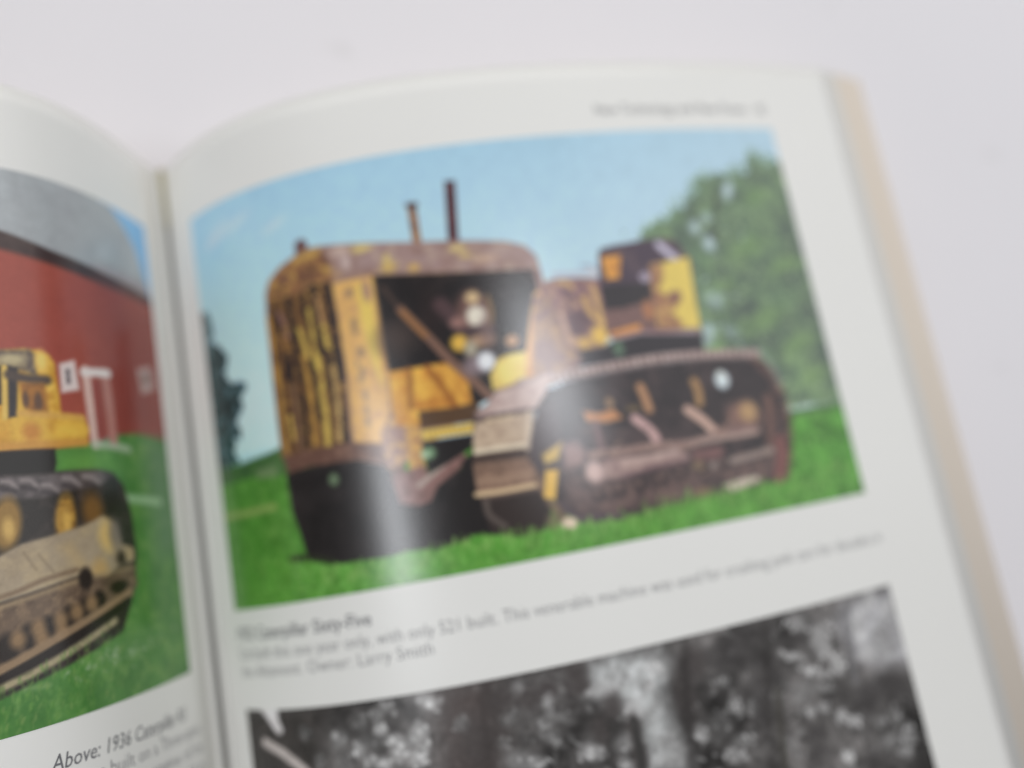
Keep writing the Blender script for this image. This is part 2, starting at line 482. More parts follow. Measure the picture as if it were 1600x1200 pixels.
    # hood and radiator shell
    p.poly([(440, 715), (428, 610), (416, 500), (415, 462), (420, 440), (436, 418), (460, 400), (478, 388), (500, 384), (560, 380), (640, 379), (720, 376), (790, 377), (820, 384), (838, 400), (846, 430), (856, 480), (868, 540), (890, 592), (850, 606), (760, 625), (640, 720), (600, 740)],
           (146, 118, 108), 3, 1, [((176, 142, 104), 16, .52, .7)])
    p.poly([(510, 388), (560, 382), (720, 378), (790, 379), (820, 386), (838, 402), (846, 430), (700, 424), (584, 430), (530, 424)], (156, 131, 127), 6, 1, [((136, 106, 96), 22, .42, .72), ((182, 160, 138), 14, .56, .8)])
    p.frame(380, 260, 3.75)
    for x, y, a, b, c in ((690, 482, 60, 22, (214, 194, 112)), (850, 590, 45, 34, (204, 172, 92)), (840, 540, 22, 30, (206, 184, 110)), (1000, 592, 34, 24, (204, 164, 84)), (560, 500, 60, 30, (186, 162, 150)), (600, 560, 30, 50, (190, 170, 164)), (1255, 480, 50, 24, (206, 184, 116)), (1300, 520, 36, 20, (200, 174, 110)), (1420, 540, 70, 26, (186, 156, 132))):
        p.blob(x, y, a, b, c, 1.0, .85)
    p.poly([(140, 780), (150, 690), (200, 620), (280, 550), (350, 505), (440, 490), (500, 560), (520, 690), (400, 700), (280, 780), (190, 820)], (138, 98, 66), 10, 1,
           [((190, 152, 72), 16, .5, .62), ((88, 58, 54), 14, .52, .66)], curve=True)
    p.stroke([(300, 560), (370, 520), (430, 500)], 46, (204, 166, 80), 8, .7)
    p.blob(370, 640, 60, 50, (92, 62, 58), .9, .7); p.blob(240, 660, 50, 40, (104, 72, 68), .9, .6)
    # radiator grille, slat by slat
    p.poly([(140, 790), (280, 760), (420, 690), (520, 690), (600, 1200), (640, 1680), (230, 1720), (180, 1300)], (112, 82, 52), 4, 1, [((84, 60, 46), 12, .48, .64), ((164, 128, 66), 10, .6, .74)])
    D1, Y1, Y2 = (42, 38, 42), (196, 168, 76), (182, 138, 62)
    for a, w, c in (([(180, 830), (225, 1010), (262, 1250)], 30, D1), ([(262, 780), (300, 1000), (345, 1260)], 44, D1), ([(345, 760), (380, 900), (400, 1010)], 36, D1), ([(408, 710), (440, 900), (470, 1100)], 46, D1), ([(490, 700), (530, 900), (575, 1240)], 54, D1),
                    ([(150, 890), (175, 1060), (196, 1250)], 28, Y2), ([(225, 1000), (270, 1130), (300, 1250)], 24, (156, 112, 60)), ([(330, 960), (370, 1080), (400, 1240)], 30, Y1), ([(385, 840), (410, 1000), (440, 1200)], 26, Y1), ([(430, 760), (462, 900), (500, 1090)], 24, (190, 146, 92)), ([(470, 940), (500, 1060), (530, 1230)], 34, Y1), ([(210, 860), (240, 930), (262, 1000)], 22, (150, 112, 104))):
        p.stroke(a, w, c, 3, .92, [((120, 88, 56), 8, .58, .72)])
    p.frame(400, 560, 3.528)
    for a, w, c in (([(110, -20), (140, 240), (165, 480)], 18, D1), ([(180, -20), (220, 240), (262, 490)], 36, D1), ([(300, 20), (320, 160), (345, 330)], 40, D1), ([(262, 200), (280, 330), (300, 470)], 30, D1), ([(395, -30), (440, 200), (495, 450)], 50, D1),
                    ([(118, 40), (140, 240), (172, 530)], 22, Y2), ([(205, 150), (225, 300), (245, 500)], 20, (140, 106, 80)), ([(258, -10), (300, 170), (330, 470)], 28, Y2), ([(335, -10), (375, 230), (402, 490)], 40, Y1), ([(425, 40), (452, 240), (462, 450)], 30, (196, 162, 96)), ([(190, 320), (210, 440)], 18, Y1)):
        p.stroke(a, w, c, 3, .92, [((120, 88, 56), 8, .58, .72)])
    # yellow shell column with vertical lettering
    p.frame(380, 260, 3.75)
    p.poly([(522, 690), (640, 660), (765, 640), (800, 900), (840, 1200), (872, 1620), (820, 1680), (660, 1690), (610, 1200)], (212, 166, 92), 4, 1, [((196, 150, 96), 14, .5, .7)])
    p.poly([(660, 690), (745, 680), (800, 1100), (815, 1300), (740, 1100), (690, 900)], (218, 190, 84), 10, .9)
    p.stroke([(770, 640), (800, 900), (835, 1190)], 26, (208, 150, 84), 6)
    p.blob(722, 730, 26, 70, (150, 112, 112), .8, .8)
    for x, y, a, b in ((622, 742, 26, 36), (650, 920, 24, 34), (655, 965, 18, 26), (688, 1090, 26, 34), (700, 1200, 20, 26)):
        p.blob(x, y, a*.8, b*.9, (128, 108, 90), 1.0, .8)
    p.frame(400, 560, 3.528)
    for x, y, a, b in ((580, 110, 18, 24), (604, 205, 16, 34), (610, 285, 15, 26), (616, 350, 16, 30), (560, 30, 12, 20)):
        p.blob(x, y, a*.9, b, (142, 120, 100), 1.0, .75)
    # rusty lower frame and black sump
    p.poly([(150, 540), (300, 500), (430, 480), (560, 462), (700, 470), (800, 560), (830, 640), (760, 660), (560, 600), (300, 600), (180, 650)], (100, 72, 62), 6, 1, [((130, 98, 82), 12, .5, .68)])
    p.poly([(168, 640), (300, 596), (560, 560), (700, 590), (780, 660), (860, 660), (1129, 600), (1180, 1000), (1000, 1050), (840, 1060), (740, 1090), (480, 1130), (290, 1112), (250, 980), (200, 840)], (46, 42, 42), 5, 1, [((34, 32, 32), 30, .4, .7)])
    p.blob(430, 668, 28, 34, (116, 142, 106), .9, .8)
    p.stroke([(200, 1106), (300, 1098), (420, 1118)], 34, (46, 50, 38), 7)
    p.poly([(690, 400), (760, 270), (820, 270), (830, 420), (820, 590), (740, 600), (700, 520)], (148, 116, 104), 6, 1, [((196, 156, 96), 10, .52, .66)])
    p.blob(772, 290, 22, 30, (92, 76, 80), .7)
    p.poly([(820, 280), (890, 270), (915, 480), (945, 640), (850, 640), (830, 450)], (198, 154, 84), 5, 1, [((156, 112, 84), 10, .52, .68)])
    p.poly([(740, 650), (860, 610), (930, 590), (960, 650), (1129, 500), (1180, 560), (1000, 706), (965, 790), (890, 816), (790, 800)], (132, 98, 92), 5, 1, [((106, 76, 70), 10, .5, .68)])
    p.stroke([(900, 700), (970, 640), (1050, 570), (1140, 500)], 30, (172, 156, 146), 5, .9)
    # engine bay opening
    p.frame(560, 400, 5)
    p.poly([(112, 152), (600, 138), (1000, 120), (1372, 105), (1396, 250), (1345, 480), (1310, 740), (1080, 1040), (1060, 1100), (880, 1180), (240, 900)], (38, 35, 36), 3, 1, [((54, 47, 46), 24, .5, .7)])
    p.blob(300, 640, 150, 130, (74, 62, 58), 1.3, .8); p.blob(560, 480, 90, 200, (48, 40, 40), 1.3, .8)
    p.stroke([(120, 160), (170, 520), (225, 880)], 24, (96, 88, 78), 5, .6)
    p.stroke([(640, 380), (730, 470), (830, 580)], 120, (84, 64, 66), 10, .9)
    p.stroke([(190, 250), (330, 420)], 40, (84, 66, 58), 6, .7)
    p.poly([(235, 905), (440, 872), (640, 838), (740, 830), (860, 960), (890, 1150), (770, 1180), (640, 1210), (560, 1320), (300, 1330), (262, 1200)], (206, 150, 58), 5, 1, [((182, 118, 46), 18, .48, .64), ((228, 176, 66), 14, .58, .7)])
    p.stroke([(400, 890), (405, 1050), (410, 1180)], 46, (146, 96, 46), 5, .9)
    p.stroke([(540, 880), (640, 1000), (760, 1180)], 60, (150, 94, 42), 6, .9)
    p.stroke([(440, 900), (500, 900), (520, 940)], 26, (226, 160, 56), 5, .8)
    p.stroke([(330, 420), (420, 510), (560, 650), (720, 820), (870, 950), (1020, 1090)], 66, (122, 92, 78), 4)
    p.stroke([(345, 440), (440, 540), (520, 620)], 44, (150, 104, 62), 5, .9)
    p.blob(900, 440, 130, 190, (104, 76, 70), .5)
    p.stroke([(1010, 320), (1040, 440), (1030, 540)], 30, (156, 122, 72), 6, .8)
    p.blob(890, 325, 56, 52, (196, 168, 124), .6); p.blob(922, 470, 78, 86, (214, 206, 188), .6)
    p.blob(930, 585, 140, 40, (68, 54, 58), .7); p.blob(775, 520, 60, 44, (142, 106, 98), .9)
    p.blob(790, 680, 66, 68, (212, 168, 62), .6); p.blob(960, 660, 110, 52, (160, 128, 100), .7); p.blob(880, 730, 50, 66, (162, 154, 134), .8)
    p.blob(910, 860, 90, 80, (128, 112, 116), .9); p.blob(1002, 820, 70, 80, (214, 216, 222), .6)
    p.blob(1010, 600, 60, 130, (120, 96, 92), 1.0, .7); p.blob(1200, 662, 54, 50, (180, 140, 104), .6)
    p.poly([(1090, 800), (1200, 760), (1315, 745), (1322, 940), (1200, 1000), (1050, 1050), (1030, 930)], (224, 198, 100), 5, 1, [((206, 176, 84), 14, .5, .7)])
    p.poly([(1372, 290), (1430, 270), (1475, 500), (1525, 700), (1560, 940), (1310, 970), (1312, 740), (1340, 480)], (210, 158, 96), 6, 1, [((190, 134, 92), 14, .5, .7)])
    p.poly([(1372, 105), (1430, 150), (1470, 300), (1540, 600), (1640, 960), (1560, 940), (1500, 640), (1440, 300)], (136, 106, 102), 6)
    # belly beam and chain
    p.frame(640, 560, 4)
    p.poly([(56, 330), (250, 310), (430, 280), (450, 390), (250, 415), (70, 440)], (86, 64, 46), 4, 1)
    p.poly([(74, 450), (250, 425), (415, 398), (420, 462), (250, 486), (80, 516)], (208, 178, 84), 3)
    for i in range(10):
        p.stroke([(110+i*30, 446-i*4.4), (128+i*30, 500-i*4.4)], 7, (160, 124, 56), 2, .8)
    p.poly([(78, 522), (250, 496), (410, 470), (390, 560), (250, 650), (118, 724)], (36, 33, 33), 4)
    p.blob(120, 592, 42, 40, (122, 160, 118), .8, .9); p.blob(96, 604, 22, 18, (170, 190, 160), .8)
    # rear tank, seat and rear body
    p.frame(820, 340, 4.616)
    p.stroke([(200, 410), (380, 402), (540, 380)], 22, (176, 160, 166), 6, .8)
    p.stroke([(410, 350), (470, 350), (540, 400)], 14, (120, 104, 112), 4, .7)
    p.blob(490, 400, 44, 44, (196, 196, 200), .9, .7)
    p.poly([(110, 470), (220, 440), (400, 430), (545, 440), (610, 800), (570, 930), (430, 980), (320, 960), (230, 900), (140, 640)], (138, 106, 108), 5, 1, [((104, 80, 84), 16, .5, .66), ((176, 140, 116), 12, .56, .7)])
    p.poly([(300, 700), (440, 650), (500, 760), (420, 860), (320, 840)], (94, 74, 80), 14, .8)
    for a, w, c in (([(430, 580), (470, 680), (560, 760)], 46, (206, 166, 96)), ([(490, 500), (530, 640), (565, 760)], 40, (204, 166, 100)), ([(240, 470), (300, 470), (340, 500)], 40, (196, 160, 100)), ([(260, 700), (300, 800), (320, 900)], 40, (186, 152, 132))):
        p.stroke(a, w, c, 5, .85)
    p.blob(540, 850, 66, 76, (218, 178, 84), .7); p.blob(430, 905, 60, 50, (194, 156, 84), .8); p.blob(330, 890, 50, 50, (186, 150, 120), .9, .8)
    p.poly([(532, 262), (550, 226), (700, 192), (880, 160), (1020, 150), (1090, 172), (1135, 240), (1192, 310), (1225, 560), (1268, 800), (960, 830), (820, 820), (600, 850), (560, 640)], (120, 92, 88), 4, 1, [((98, 78, 78), 14, .5, .68)])
    p.poly([(530, 270), (545, 228), (620, 204), (700, 190), (880, 160), (1020, 150), (1095, 172), (1135, 230), (1146, 290), (1000, 335), (915, 400), (900, 480), (720, 490), (540, 492)], (74, 62, 74), 4, 1, [((98, 82, 86), 18, .5, .7)])
    p.poly([(545, 285), (690, 268), (680, 440), (590, 448)], (214, 150, 62), 5, 1, [((184, 122, 62), 14, .5, .66)])
    p.stroke([(965, 195), (1020, 240), (1085, 295)], 60, (200, 194, 214), 6, .9)
    p.blob(868, 430, 46, 42, (172, 160, 176), .7, .9)
    p.poly([(540, 494), (700, 480), (900, 468), (925, 575), (850, 615), (700, 655), (580, 665)], (54, 50, 53), 4)
    p.poly([(905, 340), (1000, 320), (1180, 285), (1225, 560), (1268, 795), (1120, 800), (960, 790)], (216, 190, 90), 4, 1)
    p.poly([(905, 340), (990, 330), (1000, 420), (960, 520), (1010, 560), (1100, 540), (1120, 600), (1060, 690), (1140, 760), (1120, 800), (960, 790), (920, 560)], (152, 108, 84), 10, .95, [((190, 150, 92), 14, .54, .66), ((126, 86, 76), 10, .55, .7)])
    p.blob(1085, 565, 50, 44, (120, 84, 80), .8, .9); p.blob(890, 670, 42, 80, (176, 118, 78), .9, .9)
    p.stroke([(640, 845), (730, 820), (815, 795)], 56, (208, 142, 72), 5)
    p.poly([(600, 850), (820, 815), (960, 800), (1268, 805), (1285, 840), (830, 850), (640, 890)], (140, 100, 100), 5, .7)
    p.poly([(340, 970), (560, 935), (640, 890), (830, 842), (1285, 838), (1292, 965), (1000, 985), (600, 1050), (380, 1080)], (52, 48, 52), 5, 1)
    p.blob(675, 945, 44, 60, (96, 128, 100), .9, .8); p.blob(1320, 900, 40, 60, (150, 166, 166), .9, .7)
    p.blob(1370, 940, 70, 26, (120, 160, 96), .8, .9)
    p.poly([(60, 560), (180, 560), (300, 900), (420, 1010), (360, 1130), (100, 1190), (60, 1100)], (132, 104, 98), 8, 1, [((172, 136, 96), 12, .52, .7)])
    # crawler track, side
    p.frame(820, 540, 3.636)
    p.poly([(70, 330), (110, 260), (250, 195), (500, 145), (800, 95), (1100, 66), (1300, 60), (1380, 130), (1440, 230), (1492, 380), (1508, 550), (1484, 756), (1400, 772), (1250, 800), (1130, 830), (960, 862), (820, 900), (700, 935), (560, 985), (330, 1005), (200, 940), (100, 700), (60, 450)],
           (56, 49, 51), 4, 1, [((46, 41, 43), 30, .4, .7), ((80, 66, 66), 24, .52, .78)], rag=3)
    p.poly([(230, 700), (560, 770), (900, 700), (1300, 640), (1420, 620), (1440, 740), (1130, 820), (820, 890), (560, 960), (340, 980), (240, 880)], (104, 84, 80), 24, .85, [((72, 60, 60), 16, .46, .66), ((132, 106, 96), 12, .56, .76)])
    p.poly([(300, 480), (620, 470), (1000, 500), (960, 560), (420, 620)], (84, 70, 70), 22, .6)
    p.stroke([(1300, 70), (1400, 160), (1470, 330), (1498, 540), (1478, 740)], 62, (82, 60, 57), 10, .7, [((120, 84, 76), 10, .5, .66), ((60, 46, 48), 9, .55, .7)])
    p.stroke([(1330, 30), (1400, 120), (1450, 220)], 36, (150, 160, 160), 8, .5)
    p.stroke([(-20, 215), (250, 165), (560, 105), (800, 68), (1050, 48), (1310, 44)], 54, (170, 148, 142), 5, 1, [((136, 114, 110), 7, .5, .66)])
    tr = random.Random(77)
    for i in range(34):                                   # shoe edges along the belt
        f = i/33; bx = 40+f*1270; by = float(np.interp(bx, [-20, 250, 560, 800, 1050, 1310], [215, 165, 105, 68, 48, 44]))
        p.stroke([(bx, by-20), (bx+10, by+24)], 9, tr.choice([(112, 94, 90), (98, 82, 78)]), 3, .8, curve=False)
        if i % 2: p.stroke([(bx+16, by-16), (bx+22, by+8)], 12, (196, 176, 164), 4, .6, curve=False)
    for i in range(22):                                   # shoes seen on edge round the rear
        f = i/21; bx = float(np.interp(f, [0, .2, .5, .8, 1], [1320, 1405, 1472, 1498, 1480])); by = float(np.interp(f, [0, .2, .5, .8, 1], [80, 170, 330, 560, 740]))
        p.stroke([(bx-30, by+6), (bx+24, by-8)], 11, tr.choice([(118, 84, 74), (60, 46, 46), (134, 100, 86)]), 4, .7, curve=False)
    p.stroke([(250, 196), (560, 138), (800, 98), (1050, 76), (1290, 70)], 20, (104, 90, 90), 5, .8)
    p.stroke([(1380, 300), (1400, 420), (1395, 560)], 60, (124, 90, 78), 8, .8, [((90, 64, 60), 9, .5, .66)])
    p.stroke([(1450, 540), (1460, 640), (1445, 750)], 76, (124, 78, 74), 8, .9)
    p.poly([(330, 372), (420, 385), (500, 360), (560, 412), (470, 436), (350, 432)], (184, 126, 78), 6, 1)
    p.blob(480, 325, 26, 32, (140, 112, 84), .8); p.blob(100, 425, 40, 30, (190, 140, 92), 1, .8)
    p.stroke([(400, 440), (420, 520), (440, 600)], 44, (120, 92, 92), 7, .8)
    p.stroke([(655, 235), (680, 290), (706, 360)], 52, (172, 128, 92), 6); p.stroke([(590, 360), (640, 355)], 30, (120, 100, 66), 6, .8)
    p.stroke([(962, 205), (985, 260), (992, 325)], 52, (158, 122, 80), 6)
    p.stroke([(625, 415), (700, 470), (742, 520), (750, 570)], 54, (190, 154, 150), 6)
    p.stroke([(925, 365), (1000, 415), (1050, 460), (1090, 500)], 56, (192, 158, 142), 6)
    p.blob(1120, 195, 46, 54, (206, 220, 228), .6); p.blob(1110, 160, 20, 16, (206, 210, 200), .8)
    p.blob(1240, 400, 110, 90, (124, 94, 84), .6); p.blob(1270, 375, 60, 60, (172, 138, 96), .8); p.blob(1340, 420, 26, 40, (100, 78, 72), .8)
    p.poly([(1100, 450), (1300, 440), (1310, 500), (1060, 540)], (120, 94, 90), 8, .8)
    p.stroke([(380, 620), (560, 600), (750, 570), (930, 560), (1010, 535), (1150, 512), (1320, 482)], 48, (138, 112, 104), 6, 1, [((168, 142, 130), 8, .52, .7)])
    p.stroke([(990, 548), (1150, 522), (1310, 492)], 18, (172, 148, 138), 4, .8)
    p.poly([(470, 640), (650, 625), (880, 590), (945, 625), (920, 660), (760, 690), (560, 755), (420, 765), (350, 740), (360, 680)], (142, 116, 112), 7, 1, [((170, 144, 134), 12, .52, .7)])
    p.stroke([(560, 660), (700, 640), (860, 600)], 34, (186, 160, 150), 8, .8)
    p.stroke([(560, 745), (750, 692), (930, 660)], 22, (96, 72, 78), 6, .8)
    p.blob(395, 715, 50, 62, (196, 168, 160), .8)
    p.stroke([(1070, 682), (1200, 650), (1400, 594)], 46, (140, 124, 116), 5); p.stroke([(1080, 700), (1240, 665), (1400, 616)], 14, (84, 70, 70), 4, .8)
    p.poly([(950, 600), (1100, 570), (1140, 590), (1110, 640), (970, 660)], (124, 88, 86), 8, .9)
    p.poly([(1130, 790), (1240, 752), (1325, 738), (1335, 768), (1180, 832)], (186, 174, 156), 6)
    for i in range(7):                                    # track rollers under the frame
        rx, ry = 420+i*118, 850-i*30
        p.blob(rx, ry, 44, 40, (54, 46, 47), .6, .8); p.blob(rx-8, ry-10, 20, 18, (130, 104, 96), .9, .7)
    for i in range(60):
        p.blob(tr.uniform(240, 1380), tr.uniform(430, 800), tr.uniform(10, 34), tr.uniform(6, 14), tr.choice([(150, 120, 110), (120, 92, 82), (66, 54, 54), (168, 136, 112)]), .9, tr.uniform(.2, .5), tr.uniform(-.6, .2))
    p.blob(985, 680, 40, 30, (128, 108, 84), .9, .8); p.blob(1010, 830, 60, 26, (150, 124, 90), .9, .6)
    p.poly([(200, 560), (300, 540), (350, 620), (330, 680), (220, 700)], (156, 124, 118), 14, .8)
    p.stroke([(200, 900), (300, 980), (420, 970), (560, 960)], 30, (92, 80, 90), 8, .6)
    p.stroke([(240, 780), (290, 850), (330, 840)], 40, (106, 86, 82), 10, .6)
    # crawler track, front shoes
    p.frame(640, 560, 4)
    p.poly([(330, 640), (420, 560), (520, 560), (560, 1100), (420, 1100), (240, 1150), (160, 1130), (300, 760)], (38, 35, 35), 6)
    p.poly([(700, 560), (760, 400), (900, 240), (940, 400), (960, 760), (860, 820), (760, 700)], (72, 62, 64), 10)
    p.poly([(400, 340), (480, 290), (530, 215), (700, 170), (860, 110), (860, 220), (780, 330), (740, 560), (760, 640), (830, 760), (880, 930), (870, 1064), (700, 1112), (520, 1092), (440, 860), (400, 600)], (84, 70, 66), 4)
    p.poly([(480, 300), (530, 215), (700, 170), (880, 90), (850, 210), (790, 310), (600, 340), (430, 366), (410, 340)], (186, 164, 156), 4, 1, [((166, 140, 134), 14, .5, .7)])
    p.stroke([(425, 378), (560, 352), (740, 322)], 26, (92, 76, 76), 3, .9)
    p.poly([(418, 402), (560, 372), (740, 336), (775, 340), (765, 440), (722, 560), (560, 580), (400, 602), (398, 470)], (184, 162, 138), 4, 1, [((160, 136, 116), 10, .5, .68)])
    for x in (500, 560, 620): p.blob(x, 384-(x-500)*.16, 26, 14, (206, 184, 150), .8, .8)
    p.stroke([(410, 586), (560, 562), (715, 538)], 26, (216, 202, 176), 4, .9)
    p.stroke([(745, 340), (745, 450), (735, 560)], 34, (200, 182, 160), 5, .8)
    p.poly([(392, 610), (560, 590), (720, 566), (735, 620), (560, 640), (400, 664)], (72, 58, 53), 4)
    p.poly([(396, 664), (560, 644), (736, 620), (790, 700), (800, 780), (600, 815), (425, 850)], (138, 110, 92), 4, 1, [((112, 88, 74), 8, .5, .66)])
    p.stroke([(420, 700), (560, 684), (740, 660)], 12, (100, 78, 68), 4, .8); p.stroke([(430, 770), (600, 750), (770, 720)], 30, (156, 128, 106), 5, .8)
    p.stroke([(420, 852), (600, 826), (810, 786)], 32, (200, 172, 134), 4)
    p.poly([(480, 886), (640, 860), (824, 826), (884, 930), (872, 1064), (700, 1112), (520, 1094), (455, 940)], (54, 46, 44), 5)
    p.stroke([(480, 900), (500, 980), (600, 1050)], 34, (98, 88, 82), 6, .8)
    p.stroke([(800, 740), (870, 870), (960, 1000)], 56, (122, 98, 80), 6, .9, [((90, 72, 64), 8, .5, .66)])
    p.poly([(848, 700), (930, 694), (912, 880), (840, 872)], (214, 172, 76), 4); p.poly([(828, 604), (950, 520), (930, 630), (850, 664)], (196, 164, 84), 6, .95)
    p.blob(1000, 1032, 48, 38, (216, 194, 170), .7); p.blob(900, 1020, 40, 50, (120, 108, 84), .9, .8)
    # grass blades standing in front of the machine
    p.frame(0, 0, 1)
    rr = random.Random(5)
    edge = [(455, 880), (560, 885), (640, 868), (720, 846), (800, 834), (880, 826), (960, 806), (1060, 776), (1130, 766), (1240, 745), (1340, 720)]
    ex, ey = zip(*edge)
    for i in range(420):
        x = rr.uniform(450, 1340); y = float(np.interp(x, ex, ey))+rr.uniform(-2, 26)
        h = rr.uniform(3, 11)
        c = rr.choice([(96, 150, 60), (116, 168, 80), (88, 136, 52), (136, 172, 92)])
        p.stroke([(x, y+4), (x+rr.uniform(-4, 4), y-h)], rr.uniform(2, 4.5), c, 3, .5, curve=False)
    for i in range(900):
        x = rr.uniform(300, 1400); y = rr.uniform(760, 990)
        if x > 440 and y < float(np.interp(x, ex, ey))+14: continue
        p.stroke([(x, y), (x+rr.uniform(-5, 5), y-rr.uniform(3, 9))], rr.uniform(2, 4.5), rr.choice([(78, 128, 48), (110, 160, 74), (96, 144, 60), (132, 166, 82)]), 3, .3, curve=False)
    p.grain(.05, 3); p.grain(.05, 14)
    return p

# ------------------------------------------------------------------ printed picture: yellow tractor by a red barn
def picture_barn():
    p = Plate(LEFT, 0.01145, 0.196, 0.02108, 0.13983, 700, 420, (70, 118, 52))
    p.frame(0, 240, 3.75)
    p.poly([(560, 250), (900, 400), (1000, 1700), (560, 1700)], (118, 172, 212), 3)
    p.poly([(-2500, -1200), (-1000, -400), (0, 20), (300, 140), (640, 310), (720, 430), (790, 560), (868, 810), (880, 870), (600, 740), (300, 610), (0, 500), (-1200, 200), (-2500, 0)], (156, 161, 163), 3, 1,
           [((142, 144, 148), 60, .3, .85), ((170, 176, 178), 40, .5, .9)])
    p.poly([(-2500, -20), (-1200, 190), (0, 450), (300, 570), (600, 700), (880, 850), (900, 920), (600, 790), (300, 665), (0, 575), (-1200, 330), (-2500, 140)], (60, 46, 46), 5, 1, [((76, 62, 58), 20, .5, .7)])
    p.frame(0, 520, 3.75)
    p.poly([(-2600, -850), (-1200, -700), (0, -490), (300, -400), (600, -275), (905, -140), (1000, 660), (690, 604), (330, 690), (-400, 760), (-2600, 900)], (152, 74, 62), 8, 1, [((144, 68, 58), 60, .35, .8)])
    p.poly([(620, -260), (905, -140), (1000, 660), (690, 620), (640, 200)], (122, 54, 48), 90, .7)
    p.stroke([(820, 350), (835, 480), (850, 600)], 60, (128, 72, 68), 14, .5)
    # grass
    p.poly([(300, 690), (520, 660), (690, 600), (800, 590), (1000, 640), (1150, 1400), (1300, 2300), (-400, 2600), (-900, 1600), (-200, 900)], (76, 126, 58), 6, 1, [((62, 110, 50), 30, .45, .62), ((100, 142, 72), 14, .56, .72)])
    p.poly([(340, 700), (660, 690), (700, 820), (420, 820), (330, 830)], (92, 146, 64), 20, .8)
    p.poly([(860, 650), (1000, 640), (1060, 1300), (930, 1300)], (84, 122, 84), 40, .7)
    p.stroke([(735, 968), (840, 980), (935, 992)], 44, (146, 178, 138), 8, .9); p.stroke([(640, 985), (740, 985)], 20, (110, 146, 100), 8, .7)
    # window, door frame, second window
    p.poly([(345, 182), (435, 160), (465, 335), (360, 352)], (206, 190, 186), 5); p.poly([(383, 215), (405, 212), (412, 295), (391, 300)], (78, 70, 76), 4); p.blob(398, 250, 12, 8, (130, 124, 126), .8)
    p.stroke([(612, 240), (640, 420), (665, 640)], 62, (172, 116, 106), 6); p.stroke([(500, 220), (528, 430), (560, 650)], 52, (202, 168, 158), 5)
    p.stroke([(488, 232), (560, 232), (632, 240)], 44, (216, 204, 200), 5, curve=False)
    p.poly([(540, 285), (585, 285), (615, 630), (575, 630)], (138, 58, 50), 5)
    p.stroke([(555, 655), (650, 662), (755, 684)], 40, (160, 172, 148), 8, .9)
    p.poly([(800, 212), (880, 198), (905, 335), (830, 362)], (172, 144, 138), 6); p.poly([(825, 245), (865, 235), (875, 300), (840, 310)], (122, 98, 92), 6)
    # tractor body
    Y = (206, 162, 56)
    p.poly([(-1500, 120), (-700, 110), (-200, 110), (0, 102), (140, 90), (230, 104), (285, 130), (318, 180), (340, 320), (358, 470), (490, 488), (520, 560), (512, 655), (300, 672), (0, 694), (-1500, 760)], Y, 4, 1, [((186, 132, 40), 20, .5, .66), ((226, 186, 80), 14, .58, .72)])
    p.poly([(-300, 104), (0, 100), (170, 96), (210, 130), (215, 255), (150, 230), (0, 195), (-300, 190)], (92, 80, 74), 6, 1, [((158, 140, 100), 12, .52, .66)])
    p.blob(70, 155, 60, 26, (170, 156, 120), .9); p.blob(240, 165, 30, 50, (228, 186, 92), 1)
    p.poly([(40, 190), (105, 205), (98, 490), (48, 500)], (54, 50, 52), 4); p.poly([(-60, 190), (8, 195), (14, 420), (-50, 430)], (54, 50, 52), 4)
    p.poly([(-700, 200), (-260, 200), (-260, 430), (-700, 440)], (58, 54, 52), 5); p.stroke([(25, 200), (28, 500)], 20, (204, 172, 84), 4)
    p.stroke([(55, 245), (160, 270), (275, 278)], 46, (78, 66, 60), 6)
    p.poly([(108, 290), (262, 295), (285, 470), (180, 480), (140, 430)], (156, 102, 40), 6, 1, [((110, 72, 42), 10, .5, .66)])
    p.blob(225, 400, 18, 44, (92, 66, 50), .8); p.blob(150, 390, 14, 40, (92, 66, 50), .8)
    p.stroke([(120, 470), (240, 480), (480, 500)], 30, (196, 150, 70), 6, .9); p.stroke([(-200, 690), (0, 672), (250, 655), (500, 640)], 40, (190, 136, 58), 6, .9)
    p.blob(185, 580, 40, 44, (178, 112, 44), 1, .8); p.stroke([(360, 560), (480, 570)], 70, (220, 176, 64), 8, .8)
    p.poly([(-1500, 760), (0, 694), (322, 678), (330, 760), (318, 830), (0, 860), (-1500, 960)], (38, 36, 34), 4)
    # track
    p.poly([(-1500, 1000), (-300, 880), (0, 836), (200, 826), (420, 806), (560, 800), (660, 818), (720, 890), (770, 1060), (800, 1300), (790, 1500), (720, 1750), (400, 1950), (0, 2150), (-1500, 2700)], (46, 42, 39), 5, 1, [((64, 56, 52), 16, .55, .7)])
    p.poly([(-900, 920), (0, 842), (200, 834), (420, 812), (600, 806), (660, 830), (600, 890), (420, 920), (250, 965), (0, 985), (-900, 1100)], (98, 90, 90), 6, 1, [((72, 66, 66), 10, .5, .66)])
    for x, y in ((60, 880), (180, 872), (300, 900), (420, 860), (540, 850), (-80, 900), (-220, 915)):
        p.stroke([(x-50, y-8), (x, y-4), (x+36, y+30)], 20, (142, 132, 130), 5, .8); p.stroke([(x-50, y+34), (x+30, y+46)], 18, (56, 50, 52), 5, .8)
    p.blob(385, 1090, 52, 116, (166, 126, 52), .5, 1, -.1, [((120, 84, 36), 8, .5, .66)]); p.blob(395, 1110, 22, 60, (208, 166, 78), .9, .8)
    p.blob(40, 1120, 60, 116, (140, 108, 54), .5, 1, -.1); p.blob(50, 1150, 24, 50, (200, 164, 88), .9, .8); p.blob(545, 1040, 60, 80, (112, 80, 40), .9)
    p.blob(-300, 1180, 70, 120, (150, 114, 54), .5)
    p.frame(0, 800, 3)
